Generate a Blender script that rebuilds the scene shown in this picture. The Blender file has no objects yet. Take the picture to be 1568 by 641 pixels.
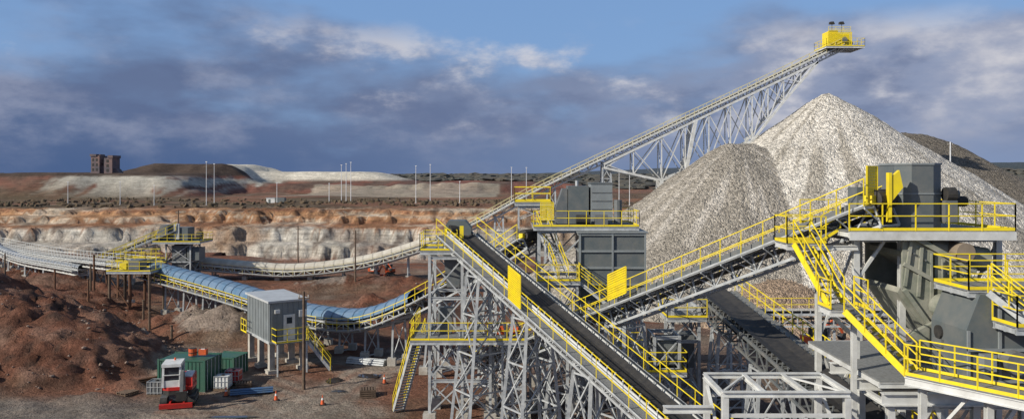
import bpy, math, random
import numpy as np
from mathutils import Vector, noise, Matrix
random.seed(7)
S=bpy.context.scene
V=Vector
# ---------------------------------------------------------------- materials
def mat(name,col,rough=0.7,metal=0.0,col2=None,scale=1.5,amt=0.5,bump=0.0,bscale=8,stretch=None):
    m=bpy.data.materials.new(name); m.use_nodes=True
    n=m.node_tree.nodes; l=m.node_tree.links; b=n['Principled BSDF']
    b.inputs['Roughness'].default_value=rough; b.inputs['Metallic'].default_value=metal
    tc=n.new('ShaderNodeTexCoord'); mp=n.new('ShaderNodeMapping'); l.new(tc.outputs['Object'],mp.inputs[0])
    if stretch: mp.inputs['Scale'].default_value=stretch
    nz=n.new('ShaderNodeTexNoise'); nz.inputs['Scale'].default_value=scale; nz.inputs['Detail'].default_value=8; nz.inputs['Roughness'].default_value=.65
    l.new(mp.outputs[0],nz.inputs['Vector'])
    r=n.new('ShaderNodeValToRGB'); r.color_ramp.elements[0].position=.38; r.color_ramp.elements[1].position=.68
    c2=col2 or tuple(c*(1-amt*.6) for c in col)
    r.color_ramp.elements[0].color=(*col,1); r.color_ramp.elements[1].color=(*c2,1)
    l.new(nz.outputs[0],r.inputs[0]); l.new(r.outputs[0],b.inputs['Base Color'])
    if bump:
        nb=n.new('ShaderNodeTexNoise'); nb.inputs['Scale'].default_value=bscale; nb.inputs['Detail'].default_value=6
        l.new(tc.outputs['Object'],nb.inputs['Vector'])
        bp=n.new('ShaderNodeBump'); bp.inputs['Strength'].default_value=bump; bp.inputs['Distance'].default_value=.1
        l.new(nb.outputs[0],bp.inputs['Height']); l.new(bp.outputs[0],b.inputs['Normal'])
    return m
def vmat(name,bscale,bump,rough=.95,vari=.35,dist=.3,scales=(.15,1.3,9.0),cells=None,strata=0):
    m=bpy.data.materials.new(name); m.use_nodes=True
    n=m.node_tree.nodes; l=m.node_tree.links; b=n['Principled BSDF']; b.inputs['Roughness'].default_value=rough
    b.inputs['Specular IOR Level'].default_value=.15
    at=n.new('ShaderNodeAttribute'); at.attribute_name='Col'
    tc=n.new('ShaderNodeTexCoord'); prev=at.outputs['Color']
    def scl(prev,val,a,b_,lo,hi):
        mr=n.new('ShaderNodeMapRange'); mr.inputs[1].default_value=a; mr.inputs[2].default_value=b_
        mr.inputs[3].default_value=lo; mr.inputs[4].default_value=hi; l.new(val,mr.inputs[0])
        mx=n.new('ShaderNodeVectorMath'); mx.operation='SCALE'; l.new(prev,mx.inputs[0]); l.new(mr.outputs[0],mx.inputs['Scale']); return mx.outputs[0]
    for i,s in enumerate(scales):
        nz=n.new('ShaderNodeTexNoise'); nz.inputs['Scale'].default_value=s; nz.inputs['Detail'].default_value=9; nz.inputs['Roughness'].default_value=.7
        l.new(tc.outputs['Object'],nz.inputs['Vector'])
        prev=scl(prev,nz.outputs[0],.3,.7,1-vari,1+vari)
    if strata:
        mp=n.new('ShaderNodeMapping'); mp.inputs['Scale'].default_value=(.09,.09,1.9); l.new(tc.outputs['Object'],mp.inputs[0])
        nz=n.new('ShaderNodeTexNoise'); nz.inputs['Scale'].default_value=1; nz.inputs['Detail'].default_value=9; nz.inputs['Roughness'].default_value=.72; l.new(mp.outputs[0],nz.inputs['Vector'])
        prev=scl(prev,nz.outputs[0],.35,.62,1-strata,1+strata*.7)
    nb=n.new('ShaderNodeTexNoise'); nb.inputs['Scale'].default_value=bscale; nb.inputs['Detail'].default_value=8; nb.inputs['Roughness'].default_value=.7
    l.new(tc.outputs['Object'],nb.inputs['Vector']); hgt=nb.outputs[0]
    if cells:
        for cs,lo,hi in cells:
            vo=n.new('ShaderNodeTexVoronoi'); vo.inputs['Scale'].default_value=cs; l.new(tc.outputs['Object'],vo.inputs['Vector'])
            sx=n.new('ShaderNodeSeparateColor'); l.new(vo.outputs['Color'],sx.inputs[0]); prev=scl(prev,sx.outputs[0],0,1,lo,hi)
            mm=n.new('ShaderNodeMath'); mm.operation='SUBTRACT'; l.new(hgt,mm.inputs[0]); l.new(vo.outputs['Distance'],mm.inputs[1]); hgt=mm.outputs[0]
    l.new(prev,b.inputs['Base Color'])
    bp=n.new('ShaderNodeBump'); bp.inputs['Strength'].default_value=bump; bp.inputs['Distance'].default_value=dist
    l.new(hgt,bp.inputs['Height']); l.new(bp.outputs[0],b.inputs['Normal'])
    return m
STEEL=mat('galvanised_steel',(.50,.52,.53),.5,.15,(.28,.30,.32),2.0)
LSTEEL=mat('pale_steel',(.64,.65,.64),.55,.05,(.44,.44,.42),1.2)
DSTEEL=mat('dark_painted_steel',(.10,.115,.125),.55,.0,(.18,.175,.165),1.4)
YEL=mat('safety_yellow',(.84,.66,.012),.5,0,(.68,.52,.03),1.6)
BELT=mat('rubber_belt',(.022,.022,.024),.8,0,(.05,.046,.043),3)
GREY=mat('grey_cladding',(.23,.255,.265),.55,0,(.18,.195,.20),.9)
DGREY=mat('charcoal_cladding',(.095,.115,.123),.55,0,(.15,.155,.15),1.1)
OLIVE=mat('dusty_olive_paint',(.19,.205,.165),.8,0,(.34,.33,.28),1.3)
GRATE=mat('steel_grating',(.25,.26,.26),.7,.2,(.16,.16,.16),9)
CONC=mat('concrete',(.46,.44,.40),.9,0,(.30,.27,.23),1.7,bump=.3)
BLUE=mat('blue_belt_cover',(.10,.19,.30),.38,.2,(.20,.27,.36),1.0)
BEIGE=mat('dusty_belt_cover',(.55,.52,.45),.8,0,(.40,.36,.30),.8)
LOAD=mat('crushed_stone_load',(.45,.43,.39),.95,0,(.25,.23,.21),7,bump=1,bscale=9)
WOOD=mat('weathered_wood',(.16,.11,.075),.9,0,(.08,.055,.04),3)
RUST=mat('rusty_steel',(.17,.075,.035),.8,.1,(.09,.05,.035),3)
WHITE=mat('white_paint',(.74,.75,.74),.45,0,(.55,.54,.51),2.2)
RED=mat('red_paint',(.50,.025,.02),.4,0,(.33,.03,.025),2)
ORANGE=mat('orange_paint',(.70,.11,.025),.5,0,(.42,.09,.03),3)
GREEN=mat('green_container_paint',(.025,.105,.072),.5,0,(.05,.10,.075),1.5)
BLACK=mat('black_rubber',(.02,.02,.02),.8,0,(.05,.045,.04),4)
GLASS=mat('cab_glass',(.03,.04,.05),.08,0,(.04,.05,.06),1)
ROOF=mat('pale_roof_sheet',(.52,.54,.55),.45,.1,(.40,.41,.41),1)
MASON=mat('old_concrete',(.11,.10,.115),.95,0,(.24,.15,.13),.22)
POLEW=mat('white_mast',(.75,.76,.78),.5)
TREE=mat('winter_scrub',(.075,.058,.034),.95,0,(.13,.085,.052),.25)
FTREE=mat('far_woodland',(.055,.062,.058),.95,0,(.10,.082,.062),.02)
WYEL=mat('weathered_yellow',(.66,.58,.26),.6,0,(.50,.47,.33),1.5)
PLAST=mat('blue_pipe_plastic',(.05,.12,.25),.4,0,(.09,.14,.22),2)
# ---------------------------------------------------------------- mesh builder
class MB:
    def __init__(s): s.v=[];s.f=[];s.m=[];s.mats=[]
    def mi(s,m):
        if m not in s.mats: s.mats.append(m)
        return s.mats.index(m)
    def add(s,vs,fs,m):
        o=len(s.v); s.v+= [tuple(p) for p in vs]; i=s.mi(m)
        for f in fs: s.f.append(tuple(o+k for k in f)); s.m.append(i)
    def box(s,c,d,m,rz=0):
        c=V(c); hx,hy,hz=d[0]/2,d[1]/2,d[2]/2; cs,sn=math.cos(rz),math.sin(rz)
        vs=[]
        for z in(-hz,hz):
            for x,y in((-hx,-hy),(hx,-hy),(hx,hy),(-hx,hy)):
                vs.append((c.x+x*cs-y*sn,c.y+x*sn+y*cs,c.z+z))
        s.add(vs,[(3,2,1,0),(4,5,6,7),(0,1,5,4),(1,2,6,5),(2,3,7,6),(3,0,4,7)],m)
    def bx(s,x0,x1,y0,y1,z0,z1,m): s.box(((x0+x1)/2,(y0+y1)/2,(z0+z1)/2),(x1-x0,y1-y0,z1-z0),m)
    def beam(s,a,b,w,h,m,up=(0,0,1)):
        a=V(a);b=V(b);t=(b-a)
        if t.length<1e-5:return
        t.normalize();u=V(up)
        if abs(t.dot(u))>.98:u=V((0,1,0))
        r=t.cross(u).normalized();u=r.cross(t).normalized()
        vs=[]
        for p in(a,b):
            for x,y in((-1,-1),(1,-1),(1,1),(-1,1)): vs.append(p+r*(x*w/2)+u*(y*h/2))
        s.add(vs,[(3,2,1,0),(4,5,6,7),(0,1,5,4),(1,2,6,5),(2,3,7,6),(3,0,4,7)],m)
    def ib(s,a,b,w,h,m,up=(0,0,1)):
        a=V(a);b=V(b);t=(b-a).normalized();u=V(up)
        if abs(t.dot(u))>.98:u=V((0,1,0))
        r=t.cross(u).normalized();u=r.cross(t).normalized()
        tk=.035
        s.beam(a+u*(h/2-tk/2),b+u*(h/2-tk/2),w,tk,m,u); s.beam(a-u*(h/2-tk/2),b-u*(h/2-tk/2),w,tk,m,u)
        s.beam(a,b,tk,h-2*tk,m,u)
    def cyl(s,a,b,r,m,n=10,r2=None):
        a=V(a);b=V(b);t=(b-a).normalized();u=V((0,0,1)) if abs(t.z)<.9 else V((0,1,0))
        x=t.cross(u).normalized();y=t.cross(x).normalized();r2=r if r2 is None else r2
        vs=[a+(x*math.cos(k*2*math.pi/n)+y*math.sin(k*2*math.pi/n))*r for k in range(n)]+[b+(x*math.cos(k*2*math.pi/n)+y*math.sin(k*2*math.pi/n))*r2 for k in range(n)]
        fs=[(k,(k+1)%n,n+(k+1)%n,n+k) for k in range(n)]+[tuple(range(n))[::-1],tuple(range(n,2*n))]
        s.add(vs,fs,m)
    def prism(s,poly,ax,m):
        n=len(poly);ax=V(ax);vs=[V(p) for p in poly]+[V(p)+ax for p in poly]
        s.add(vs,[tuple(range(n)),tuple(range(n,2*n))[::-1]]+[(k,n+k,n+(k+1)%n,(k+1)%n) for k in range(n)],m)
    def rail(s,pts,m=None,h=1.1,sp=1.25,t=.042,kick=True,ends=True):
        m=m or YEL
        for a,b in zip(pts[:-1],pts[1:]):
            a=V(a);b=V(b);L=(b-a).length;n=max(1,round(L/sp))
            for k in range(n+1):
                p=a.lerp(b,k/n); s.beam(p,p+V((0,0,h)),t,t,m)
            for hh in(h,h*.55): s.beam(a+V((0,0,hh)),b+V((0,0,hh)),t,t,m)
            if kick: s.beam(a+V((0,0,.07)),b+V((0,0,.07)),.02,.12,m)
    def stair(s,a,b,w=.8,m=None,rm=None,side=None):
        m=m or STEEL; rm=rm or YEL
        a=V(a);b=V(b);d=V((b.x-a.x,b.y-a.y,0)).normalized();L=V((-d.y,d.x,0))*(w/2)
        for q in(-1,1):
            s.beam(a+L*q,b+L*q,.05,.24,rm if side else m); s.rail([a+L*q*1.04,b+L*q*1.04],rm,1.0,1.0,.042,False)
        n=max(2,int(abs(a.z-b.z)/.2))
        for k in range(n+1):
            p=a.lerp(b,k/n); s.beam(p-L,p+L,.24,.03,GRATE,(0,0,1))
    def deck(s,x0,x1,y0,y1,z,m=None,rails='NSEW',rm=None,beam=.22,rh=1.1):
        s.bx(x0,x1,y0,y1,z-.05,z,GRATE); m=m or STEEL
        for y in(y0+.06,(y0+y1)/2,y1-.06): s.ib((x0,y,z-.06-beam/2),(x1,y,z-.06-beam/2),.12,beam,m)
        for x in(x0+.06,x1-.06): s.beam((x,y0+.13,z-.17),(x,y1-.13,z-.17),.1,.18,m)
        c={'S':[(x0,y0,z),(x1,y0,z)],'N':[(x0,y1,z),(x1,y1,z)],'W':[(x0,y0,z),(x0,y1,z)],'E':[(x1,y0,z),(x1,y1,z)]}
        for k in rails: s.rail(c[k],rm,rh)
    def frame(s,xs,ys,z0,levels,m=None,w=.25,br=.1,brace='SNEW',foot=True):
        m=m or STEEL; w*=.8; br*=.75
        zt=levels[-1]
        for x in xs:
            for y in ys:
                s.ib((x,y,z0),(x,y,zt),w,w,m)
                if foot: s.box((x,y,z0+.3),(.8,.8,.9),CONC)
        zs=[z0+.7]+list(levels)
        for z in levels:
            for y in ys:
                for xa,xb in zip(xs[:-1],xs[1:]): s.ib((xa+w/2,y,z-.12),(xb-w/2,y,z-.12),w*.7,.2,m)
            for x in xs:
                for ya,yb in zip(ys[:-1],ys[1:]): s.ib((x,ya+w/2,z-.12),(x,yb-w/2,z-.12),w*.7,.2,m)
        for za,zb in zip(zs[:-1],zs[1:]):
            for y,k in((ys[0],'S'),(ys[-1],'N')):
                if k in brace:
                    for xa,xb in zip(xs[:-1],xs[1:]):
                        s.beam((xa,y,za),(xb,y,zb-.2),br,br,m); s.beam((xb,y+.02,za),(xa,y+.02,zb-.2),br*.98,br*.98,m)
            for x,k in((xs[0],'W'),(xs[-1],'E')):
                if k in brace:
                    for ya,yb in zip(ys[:-1],ys[1:]):
                        s.beam((x,ya,za),(x,yb,zb-.2),br,br,m); s.beam((x+.02,yb,za),(x+.02,ya,zb-.2),br*.98,br*.98,m)
    def trestle(s,p,L,half,base,m=None,splay=.12,w=.2,zb=0,D=None,dep=.0):
        m=m or STEEL;p=V(p);H=p.z-zb; w*=.8
        offs=[V((0,0,0))] if not dep else [D*(dep/2),D*(-dep/2)]
        for o in offs:
            A=[p+o+L*half*q for q in(-1,1)];B=[V((p.x,p.y,zb))+o*(1.6)+L*(half+H*splay)*q for q in(-1,1)]
            for q in(0,1):
                s.ib(B[q],A[q],w,w,m); s.box(B[q]+V((0,0,.25)),(.7,.7,.8),CONC)
            n=max(1,int(H/2.2)); prev=None
            for k in range(n+1):
                f=(k+.12)/(n+.12)*.98; cur=[B[q].lerp(A[q],f) for q in(0,1)]
                s.beam(cur[0],cur[1],w*.5,w*.5,m)
                if prev: s.beam(prev[0],cur[1],w*.4,w*.4,m); s.beam(prev[1]+V((.03,.03,0)),cur[0]+V((.03,.03,0)),w*.39,w*.39,m)
                prev=cur
        if dep:
            for q in(-1,1):
                n=max(1,int(H/2.2));pv=None
                for k in range(n+1):
                    f=(k+.12)/(n+.12)*.98
                    cur=[(V((p.x,p.y,zb))+o*1.6+L*(half+H*splay)*q).lerp(p+o+L*half*q,f) for o in offs]
                    s.beam(cur[0],cur[1],w*.5,w*.5,m)
                    if pv: s.beam(pv[0],cur[1],w*.4,w*.4,m); s.beam(pv[1],cur[0],w*.39,w*.39,m)
                    pv=cur
    def build(s,name,smooth=False):
        me=bpy.data.meshes.new(name+'_mesh'); me.from_pydata(s.v,[],s.f)
        for m in s.mats: me.materials.append(m)
        me.polygons.foreach_set('material_index',s.m)
        me.update(); o=bpy.data.objects.new(name,me); S.collection.objects.link(o); return o
def resample(pts,step,smooth=True):
    P=[V(p) for p in pts]; out=[]
    if smooth and len(P)>2:
        Q=[P[0]*2-P[1]]+P+[P[-1]*2-P[-2]];d=[]
        for i in range(1,len(Q)-2):
            for k in range(30):
                t=k/30;a,b,c,e=Q[i-1:i+3]
                d.append(.5*((2*b)+(c-a)*t+(2*a-5*b+4*c-e)*t*t+(3*b-a-3*c+e)*t**3))
        d.append(P[-1])
    else: d=P
    cum=[0]
    for a,b in zip(d[:-1],d[1:]): cum.append(cum[-1]+(b-a).length)
    n=max(2,round(cum[-1]/step)); j=0
    for k in range(n+1):
        s=cum[-1]*k/n
        while j<len(d)-2 and cum[j+1]<s: j+=1
        out.append(d[j].lerp(d[j+1],min(1,(s-cum[j])/max(1e-6,cum[j+1]-cum[j]))))
    return out
def conveyor(mb,pts,bw=1.0,depth=.9,walk=(1,-1),rm=None,cm=None,bay=1.5,cover=None,load=False,ct=.1,rt=.042,ww=.75,idl=True,truss=True,drop=.28,cr=.22,chh=.72):
    cm=cm or STEEL; rm=rm or YEL
    N=resample(pts,bay); D=V((N[-1].x-N[0].x,N[-1].y-N[0].y,0)).normalized(); L=V((-D.y,D.x,0)); fr=[]
    for i,p in enumerate(N):
        t=(N[min(i+1,len(N)-1)]-N[max(i-1,0)]).normalized(); n=L.cross(t)*-1
        if n.z<0:n=-n
        fr.append((p,n.normalized()))
    hw=bw/2+.18; off=0.13
    for i in range(len(fr)):
        p,n=fr[i]
        for q in(-1,1):
            tp=p+L*q*hw-n*off; lo=tp-n*depth
            if truss: mb.beam(tp,lo,ct*.8,ct*.8,cm)
        mb.beam(p-L*hw-n*off,p+L*hw-n*off,ct*.7,ct*.7,cm)
        if truss:
            mb.beam(p-L*hw-n*(off+depth),p+L*hw-n*(off+depth),ct*.7,ct*.7,cm)
        for q in walk:
            c=p+L*q*(hw+ww)-n*drop; mb.beam(c,c+V((0,0,1.12)),rt,rt,rm)
            mb.beam(p+L*q*hw-n*(drop+.06),p+L*q*(hw+ww)-n*(drop+.06),.06,.08,cm)
            mb.beam(p+L*q*hw-n*(off+depth*.8),p+L*q*(hw+ww)-n*(drop+.1),.05,.05,cm)
    for i in range(len(fr)-1):
        (a,na),(b,nb)=fr[i],fr[i+1]
        for q in(-1,1):
            t0=a+L*q*hw-na*off;t1=b+L*q*hw-nb*off;l0=t0-na*depth;l1=t1-nb*depth
            mb.beam(t0,t1,ct,ct*1.7,cm)
            if truss:
                mb.beam(l0,l1,ct,ct*1.3,cm)
                (mb.beam(t0,l1,ct*.6,ct*.6,cm) if i%2 else mb.beam(l0,t1,ct*.6,ct*.6,cm))
        def row(p,n): return [p-L*bw*.5+n*.14,p-L*bw*.22-n*.02,p+L*bw*.22-n*.02,p+L*bw*.5+n*.14]
        r0=row(a,na);r1=row(b,nb); mb.add(r0+r1,[(0,1,5,4),(1,2,6,5),(2,3,7,6)],BELT)
        mb.add([a-L*bw*.5-na*.55,a+L*bw*.5-na*.55,b+L*bw*.5-nb*.55,b-L*bw*.5-nb*.55],[(0,1,2,3)],BELT)
        if load:
            mb.add([a-L*bw*.4+na*.1,a+na*.26,a+L*bw*.4+na*.1,b-L*bw*.4+nb*.1,b+nb*.26,b+L*bw*.4+nb*.1],[(0,1,4,3),(1,2,5,4)],LOAD)
        if idl:
            for f in(.25,.75):
                p=a.lerp(b,f);n=na
                for q in(-1,1): mb.beam(p+L*q*(bw*.5+.1)-n*.1,p+L*q*(bw*.5+.08)+n*.2,.05,.08,cm)
                mb.cyl(p-L*hw*.9-n*.12,p+L*hw*.9-n*.12,.05,cm,5)
        if cover:
            r=bw*.5+cr;k=8
            def arc(p,n): return [p+L*math.cos(math.pi*j/k)*r+n*(math.sin(math.pi*j/k)*r*chh+.12) for j in range(k+1)]
            A=arc(a,na);B=arc(b,nb); mb.add(A+B,[(j,j+1,k+2+j,k+1+j) for j in range(k)],cover)
            A2=arc(a,na); s=1.04
            for j in range(k): mb.beam(a+(A2[j]-a)*s,a+(A2[j+1]-a)*s,.07,.03,cover)
        for q in walk:
            f0=a+L*q*(hw+ww/2+.04)-na*drop;f1=b+L*q*(hw+ww/2+.04)-nb*drop; mb.beam(f0,f1,ww,.04,GRATE)
            c0=a+L*q*(hw+ww)-na*drop;c1=b+L*q*(hw+ww)-nb*drop
            for h in(1.12,.6): mb.beam(c0+V((0,0,h)),c1+V((0,0,h)),rt,rt,rm)
            mb.beam(c0+V((0,0,.02)),c1+V((0,0,.02)),.04,.14,cm)
    return fr,D,L
def pulley(mb,p,L,D,r=.4,w=1.2):
    p=V(p); mb.cyl(p-L*w/2,p+L*w/2,r,BELT,16)
    for q in(-1,1): mb.box(p+L*q*(w/2+.1),(.35,.35,.35),YEL,math.atan2(L.y,L.x))
def guardpanel(mb,a,b,h,m=YEL):
    a=V(a);b=V(b);up=V((0,0,h))
    for p,q in((a,b),(a+up,b+up),(a,a+up),(b,b+up)): mb.beam(p,q,.06,.06,m)
    n=int((b-a).length/.09)
    for k in range(1,n): p=a.lerp(b,k/n); mb.beam(p,p+up,.05,.02,m)
    n=int(h/.12)
    for k in range(1,n): o=V((0,0,h*k/n)); mb.beam(a+o,b+o,.03,.05,m)
# ---------------------------------------------------------------- terrain
def ss(a,b,x):
    t=min(1,max(0,(x-a)/(b-a)));return t*t*(3-2*t)
def nz(x,y,z=0,o=4): return noise.fractal(V((x,y,z)),.9,2.1,o)
def lerp3(a,b,t): return tuple(a[i]*(1-t)+b[i]*t for i in range(3))
def height(x,y):
    n1=nz(x*.02+5,y*.02,1,3)
    z=0.12*nz(x*.12,y*.12,3,4)+.05*nz(x*.7,y*.7,9,3)
    if y<330:
        e=150+14*n1+ (8 if x<-60 else 0)
        rg=abs(nz(x*.16,2.2,4,3))*3.2
        pit=ss(e,e+13,y); wob=6*nz(x*.018,3.3,0,4)+rg+1.4*nz(x*.45,1.7,0,3)
        w2_=5*nz(x*.022,13.3,0,4)+abs(nz(x*.21,9.2,4,3))*2.6+1.0*nz(x*.6,1.7,6,3)
        z+=-6.5*pit + 3.6*ss(205+wob,207.8+wob,y)*pit + .5*ss(209+wob,216+w2_,y) + 3.8*ss(217+w2_,219.2+w2_,y)+.5*ss(220+w2_,228+wob,y)+2.0*ss(228+wob,229.6+wob,y)+1.6*ss(236+w2_*1.3,238+w2_*1.3,y)
        if 150<y<260: z+=.6*nz(x*.3,y*.25,z*.4,4)*pit
    else: z+=5.5
    z+=-3.5*ss(250,430,y)+1.2*nz(x*.012,y*.012,2,4)*ss(240,320,y)
    if y>430:
        w=10*nz(x*.02,y*.02,8,4); g=2.6*nz(x*.09,y*.02,8,4)
        a=ss(455+w,500+w,y)*(1-ss(-226+w*.6,-190+w*.6,x))*(1-ss(700,800,y))
        z+=a*(15.2+.5*nz(x*.03,y*.03,4,3)-.8*ss(-290,-400,x)+g*(1-a)*2)
        w2=16*nz(x*.012,y*.012,12,5)
        t=ss(570+w2,606+w2,y)*ss(-300,-270,x)*(1-ss(20+w2,90+w2,x))*(1-ss(900,1100,y))
        z+=t*(7.6+g*(1-t)*3)
        t2=ss(510+w2,560+w2,y)*(1-ss(590,600,y))*ss(-150,-120,x)*(1-ss(-40,-10,x)); z+=t2*2.5
        hp=ss(640,664,y)*ss(-232,-212,x)*(1-ss(-130,-78,x))*(1-ss(740,780,y)); z+=hp*max(0,18.9+.3*nz(x*.05,1,1,3)-z)
        z+=8*ss(900,2200,y)+2.5*nz(x*.002,y*.002,6,4)*ss(900,1800,y)
        z+=ss(2200,3400,y)*ss(500,2600,x+.15*y)*55*(1+.25*nz(x*.0015,2,2,4))
        z+=ss(2600,4200,y)*9*(1+nz(x*.0012,1,2,4))
    def mound(cx,cy,rx,ry,h,pw=1.0,rot=0):
        dx,dy=x-cx,y-cy
        if abs(dx)>2.5*max(rx,ry) or abs(dy)>2.5*max(rx,ry): return 0
        c,s=math.cos(rot),math.sin(rot); u=(dx*c+dy*s)/rx; v=(-dx*s+dy*c)/ry; r=math.hypot(u,v)
        r+=.16*nz(x*.22,y*.22,cx,3)
        return h*max(0,1-r)**pw
    if y<150:
        m=max(mound(-49,70,17,12,8.0,.9),mound(-39,66.5,10,9,4.2,.9),mound(-45,60,10,7,2.9),mound(-34,84,7,5,1.6),mound(-29.5,80,6,5,2.6),mound(-22.5,74,3.5,2,1),
          mound(-52,88,12,8,3.5),mound(-60,100,14,9,3.5),mound(-20,112,16,6,1.6),mound(-5,106,12,6,2.2),mound(11,60,5,4,1.7),mound(7,47,4,3,1.2),mound(14,52,5,5,1.5),mound(24,58,8,5,2.1),mound(-26.5,67,3,2,.9),mound(-16,90,8,4,1.8),mound(-30,56,3,1.6,.5),mound(-29,58.8,2,1.4,.7))
        z+=m
        if m>.05: z+=(.75*abs(nz(x*.45,y*.45,5,5))+.35*nz(x*1.3,y*1.3,8,3))*min(1,m)
        z+=-.07*math.exp(-((x*.6+y*.8-34)%2.1-1)**2*6)*ss(75,60,y)*(1 if x<-4 else 0)
    return z
def hsh(k): return (math.sin(k*127.1)*43758.5)%1
def ground_col(x,y,z):
    red=(.215,.095,.060);brown=(.175,.112,.076);beige=(.38,.30,.23);dk=(.085,.058,.045);white=(.56,.53,.475);orange=(.48,.275,.145)
    n=nz(x*.06,y*.06,20,5);n2=nz(x*.35,y*.35,30,4)
    c=lerp3(red,brown,ss(-.3,.4,n)); c=lerp3(c,beige,ss(.2,.8,n+n2*.5)*.6)
    if y<150:
        c=lerp3(c,dk,ss(.1,.6,-n*.7+n2*.6)*.7)
        for (ax,ay,bx,by,w) in((-62,92,-24,62,2.6),(-24,62,-14,53,4.5),(-46,52,-12,51.5,3.4),(-14,53,-10,70,2.4),(-40,74,-10,66,1.5)):
            t=max(0,min(1,((x-ax)*(bx-ax)+(y-ay)*(by-ay))/((bx-ax)**2+(by-ay)**2)));dd=math.hypot(x-ax-t*(bx-ax),y-ay-t*(by-ay))
            k=(1-ss(w*.5,w*1.5,dd+n2*1.6)); c=lerp3(c,(.34,.29,.24),k*.85*(.7+.3*math.sin(dd*4.2)))
        if z>.8 and x<-15: c=lerp3(c,lerp3((.185,.078,.050),(.26,.15,.11),ss(-.2,.6,n2)),.8); c=lerp3(c,(.10,.06,.045),ss(.1,.6,nz(x*.9,y*.9,3,3)))
        if z>.8 and abs(x+29.5)<6 and y>74: c=lerp3(c,(.36,.30,.25),.8)
        if x<-24 and y<58: c=lerp3(c,lerp3((.12,.115,.11),(.24,.21,.18),ss(-.3,.4,n2)),.75*ss(58,54,y+n))
        if x>-2 and y<85: c=lerp3(c,(.24,.195,.165),.5)
    if y>100: c=lerp3(c,(.22,.155,.125),ss(100,145,y)*.5*ss(-.3,.4,n2+n))
    if 140<y<262:
        zz=z+.35*nz(x*.05,y*.02,3,3); lay=math.floor(zz*2.1+.6*nz(x*.02,0,9,2)); hv=hsh(lay)
        w=lerp3(white,(.36,.315,.26),hv*.8); vst=nz(x*.5,z*.25,77,4); w=lerp3(w,(.15,.12,.10),ss(.08,.5,vst)*.85); w=lerp3(w,(.42,.27,.165),ss(.1,.45,nz(x*.03,z*.1,5,3))*.6)  # vst darkens vertical streaks: shadow of cliff recesses painted into the colour
        k=ss(168,205,y); c=lerp3(c,w,k*ss(-6.9,-5.6,z)*(.6+.4*ss(-.5,.2,nz(x*.06,y*.06,31,3))))
        o=lerp3(orange,(.25,.12,.07),hv); o=lerp3(o,(.54,.45,.35),ss(.0,.5,nz(x*.04,z,50,4))); o=lerp3(o,(.14,.09,.065),ss(.1,.5,vst)*.75)  # orange band gets the same painted recess shadow from vst
        c=lerp3(c,o,ss(.7,1.6,zz+.8*nz(x*.02,5,5,3))*ss(200,215,y))
        if z<-4 and y<205: c=lerp3(c,(.20,.165,.14),.6)
    if y>=238:
        g=(.115,.085,.055); g2=(.22,.115,.072)
        c2=lerp3(g,g2,ss(-.15,.4,nz(x*.015,y*.015,44,4))); c2=lerp3(c2,(.29,.23,.17),ss(.1,.6,n)*.6); c=lerp3(c,c2,ss(240,256,y))
    if y>450:
        k=ss(450,500,y); fx=nz(x*.035,z*.12,66,4); st=nz(x*.25,z*.05,16,4)
        hc=lerp3((.22,.095,.072),(.14,.095,.075),ss(-.3,.4,fx)); hc=lerp3(hc,(.10,.065,.055),ss(.1,.5,st)*.6)
        if x<-180: hc=lerp3(hc,(.50,.48,.42),ss(-.12,.18,fx*.7+.3*st+.62-abs(x+236)/58)*.92)
        c=lerp3(c,hc,k*ss(1,4,z)*.95)
        if x<-180 and z>14.8: c=lerp3(c,(.085,.062,.05),ss(14.8,15.8,z))
    if y>620 and z>10.5 and x>-262: c=lerp3(c,(.58,.54,.46),ss(10.5,13,z)*(1-ss(800,900,y)))
    if 500<y<600 and -150<x<-10: c=lerp3(c,(.38,.34,.27),.7*ss(.5,2,z))
    if y>900: c=lerp3(c,(.055,.068,.068),ss(900,1400,y))  # aerial haze painted into the colour: far land turns bluish and dark
    if y>2500: c=lerp3(c,(.07,.085,.10),ss(2500,3500,y))  # bluer painted haze tint for the farthest land
    return c
def gridmesh(name,X,Y,hf,cf,m):
    nx=X.shape[1];ny=X.shape[0];vs=[];cols=[]
    for j in range(ny):
        for i in range(nx):
            x=float(X[j,i]);y=float(Y[j,i]);z=hf(x,y);vs.append((x,y,z));cols+= [*cf(x,y,z),1.0]
    fs=[(j*nx+i,j*nx+i+1,(j+1)*nx+i+1,(j+1)*nx+i) for j in range(ny-1) for i in range(nx-1)]
    me=bpy.data.meshes.new(name+'_mesh');me.from_pydata(vs,[],fs)
    ca=me.color_attributes.new('Col','FLOAT_COLOR','POINT');ca.data.foreach_set('color',cols)
    me.polygons.foreach_set('use_smooth',[True]*len(fs));me.materials.append(m);me.update()
    o=bpy.data.objects.new(name,me);S.collection.objects.link(o);return o
ys=[-60,-30,-10,5,15,22,28]
y=30
while y<6500:
    ys.append(y)
    y+= .42 if y<100 else .9 if y<200 else .45 if y<245 else 2.5 if y<450 else 2.5 if y<680 else y*.02
ys=np.array(ys,float); sx=np.linspace(-1,1,441); sx=np.sign(sx)*(.85*np.abs(sx)+.45*np.abs(sx)**4)
Y=np.repeat(ys[:,None],len(sx),1); X=sx[None,:]*(Y*.92+45*np.exp(-np.maximum(Y,0)/200)+ np.where(Y<30,(30-Y)*.9,0))
GM=vmat('quarry_ground',2.2,1.0,vari=.26,dist=.6,scales=(.06,.45,1.6,5.0),strata=.3)
gridmesh('ground',X,Y,height,ground_col,GM)
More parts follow.
